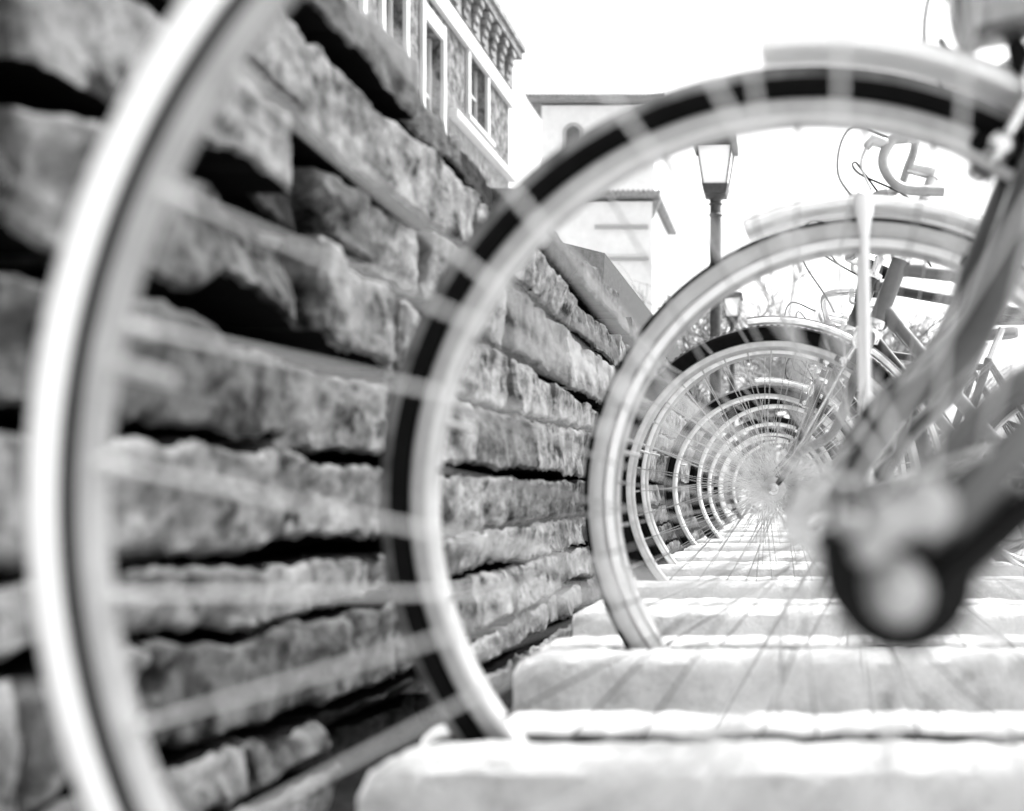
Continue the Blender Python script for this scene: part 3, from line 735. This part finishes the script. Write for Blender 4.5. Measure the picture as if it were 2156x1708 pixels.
# ------------------------------------------------------------------ pale tiled-roof buildings
def tiled(name, x0, x1, ye, Y, dep, label, tm='tile', over=.75):
    a, b = P(x0, ye, Y), P(x1, ye, Y); root = empty(name, ((a.x + b.x) / 2, Y + dep / 2, 0)); tag(root, label, 'building')
    w2 = (b.x - a.x) / 2 - over; H = a.z
    m = MB()
    holes = []
    m.box((-w2, -dep / 2 + over, 0), (w2, dep / 2 - over, H - .25)); 
    m.build('wall', M['stucco'], root, smooth=False)
    m = MB(); e = w2 + over; dd = dep / 2
    m.add([(-e, -dd, H - .1), (e, -dd, H - .1), (e, dd, H - .1), (-e, dd, H - .1), (-e, -dd, H + .12), (e, -dd, H + .12), (e, dd, H + .12), (-e, dd, H + .12), (-e * .35, 0, H + e * .22), (e * .35, 0, H + e * .22)],
          [(3, 2, 1, 0), (0, 1, 5, 4), (1, 2, 6, 5), (2, 3, 7, 6), (3, 0, 4, 7), (4, 5, 9, 8), (5, 6, 9), (6, 7, 8, 9), (7, 4, 8)])
    x = -e
    while x < e: m.tube([(x, -dd - .04, H + .10), (x, -dd + .3, H + .17)], .09, 8); x += .24
    rf = m.build('roof', M[tm], root, smooth=False)
    for s in (-1, 1):
        m = MB(); m.add([(s * (w2 + .003), -dd + over, H - .11), (s * e, -dd + over, H - .11), (s * (w2 + .003), -dd + over, H - 1.1), (s * (w2 + .003), -dd + over + .2, H - .11), (s * e, -dd + over + .2, H - .11), (s * (w2 + .003), -dd + over + .2, H - 1.1)], [(0, 1, 2), (3, 5, 4), (0, 3, 4, 1), (1, 4, 5, 2), (2, 5, 3, 0)])
        m.build('eaves_bracket', M[tm], root, smooth=False)
    return root, H, w2, dd - over
tb, H, w2, fy = tiled('building', 1108, 1398, 204, 60, 9, 'pale tower with low tiled roof and small arched window, behind the second wheel arc')
def archwin(root, cx, cz, w_, h_, y):
    m = MB()
    pts = [(cx - w_, cz - h_), (cx - w_, cz)] + [(cx - w_ * math.cos(t), cz + w_ * math.sin(t)) for t in [math.pi * i / 12 for i in range(1, 12)]] + [(cx + w_, cz), (cx + w_, cz - h_)]
    m.tube([(p[0], y, p[1]) for p in pts], .13, 8); f = m.build('window', M['rimgrey'], root)
    m = MB(); m.add([(p[0], y - .02, p[1]) for p in pts], [tuple(range(len(pts)))]); m.tube([(cx, y - .05, cz - h_), (cx, y - .05, cz + w_)], .05, 6); m.build('pane', M['midgrey'], f, smooth=False)
q = P(1207, 282, 60.75); archwin(tb, q.x - tb.location.x, q.z, .55, 1.5, -fy - .04)
wb, H, w2, fy = tiled('building', 1130, 1388, 408, 45, 7, 'lower pale wing with thin eaves and faint window band, between tower and lamp post', over=.4, tm='bark')
m = MB(); q0, q1 = P(1255, 482, 45.7), P(1366, 640, 45.7)
m.box((q0.x - wb.location.x, -fy - .10, q0.z - .1), (q1.x - wb.location.x, -fy - .003, q0.z + .08)); m.build('string_course', M['rimgrey'], wb, smooth=False); m = MB(); m.box((q0.x - wb.location.x, -fy - .12, q0.z - 1.6), (q1.x - wb.location.x, -fy - .003, q0.z - 1.45))
m.build('string_course', M['rimgrey'], wb, smooth=False)
m = MB(); m.box((q0.x - wb.location.x + .2, -fy - .03, q0.z - 1.3), (q1.x - wb.location.x - .4, -fy - .004, q0.z - .3)); m.build('window', M['stucco'], wb, smooth=False)

# ------------------------------------------------------------------ bare trees
def tree(x, Y, h, seed, label, bark='bark', lean=0):
    rg = random.Random(seed); X = (x - VX) * Y / F; root = empty('bare_tree', (X, Y, 0)); tag(root, label, 'tree', 'bare winter trees')
    tr = MB(); cr = MB()
    def grow(p, d, L, r, lev):
        n = 4; pts = [p.copy()]; q = p.copy(); dd = d.copy()
        for i in range(n):
            dd = (dd + Vector((rg.uniform(-1, 1), rg.uniform(-1, 1), rg.uniform(-.6, .7))) * .24).normalized(); q = q + dd * L / n; pts.append(q.copy())
        (tr if lev == 0 else cr).tube(pts, [r, r * .62], 8 if lev < 2 else 5 if lev < 3 else 4, cap=False)
        if lev >= 5: return
        for k in range(4 if lev < 2 else rg.choice((2, 3))):
            t = rg.uniform(.5, 1); pp = pts[min(n, int(t * n + .5))]
            ax = Vector((rg.uniform(-1, 1), rg.uniform(-1, 1), rg.uniform(-.2, .5))).normalized()
            grow(pp, (dd * .7 + ax * .9).normalized(), L * rg.uniform(.6, .85), r * .55, lev + 1)
    grow(Vector((0, 0, 0)), Vector((lean, 0, 1)).normalized(), h * .36, h * .022, 0)
    tr.build('trunk', M[bark], root); cr.build('crown', M[bark], root)
TL = [(1455, 34, 9.5, 'bare tree just left of the smaller lamp post'), (1590, 40, 11, 'bare tree just right of the smaller lamp post'), (1668, 30, 8.4, 'bare tree behind the white mudguard of the chrome crowned bicycle'),
      (1745, 36, 10, 'bare tree left of the stout white mudguard stay'), (1800, 46, 13, 'bare tree directly behind the stout white mudguard stay'), (1620, 52, 13, 'distant bare tree, farthest behind the rack'),
      (1540, 27, 7.0, 'short bare tree below the smaller lantern'), (2010, 38, 8.0, 'bare tree seen through the open frame of the chrome crowned bicycle')]
TL += [(1700, 26, 7.4, 'slender bare tree between the two trees left of the white stay'), (1850, 32, 8.6, 'bare tree just right of the stout white mudguard stay'),
       (1500, 46, 12, 'distant bare tree behind the post of the tall lamp'), (1760, 60, 15, 'very distant bare tree filling the gap left of the white stay'), (1900, 55, 14, 'distant bare tree behind the chrome fork crown')]
for i, (x, Y, h, lb) in enumerate(TL): tree(x, Y, h, 40 + i, lb, 'bark' if i % 3 else 'bark2')
# distant pale building beyond the trees, low hedge at the end of the rack
random.seed(5)
m = MB()
for i in range(5200):
    c = Vector((random.uniform(-3.2, 1.6), random.uniform(0, 1.2), random.uniform(.05, 1.25 + .3 * math.sin(i)))); s = random.uniform(.02, .05)
    a = Vector((random.uniform(-1, 1), random.uniform(-1, 1), random.uniform(-1, 1))).normalized(); b = a.orthogonal().normalized(); e = a.cross(b)
    m.add([c + b * s, c + e * s * .5, c - b * s, c - e * s * .5], [(0, 1, 2, 3)])
hg = m.build('hedge', M['leaf'], smooth=False); hg.location = (0, 11, 0); tag(hg, 'low dark leafy hedge closing the far end of the rack', 'hedge')
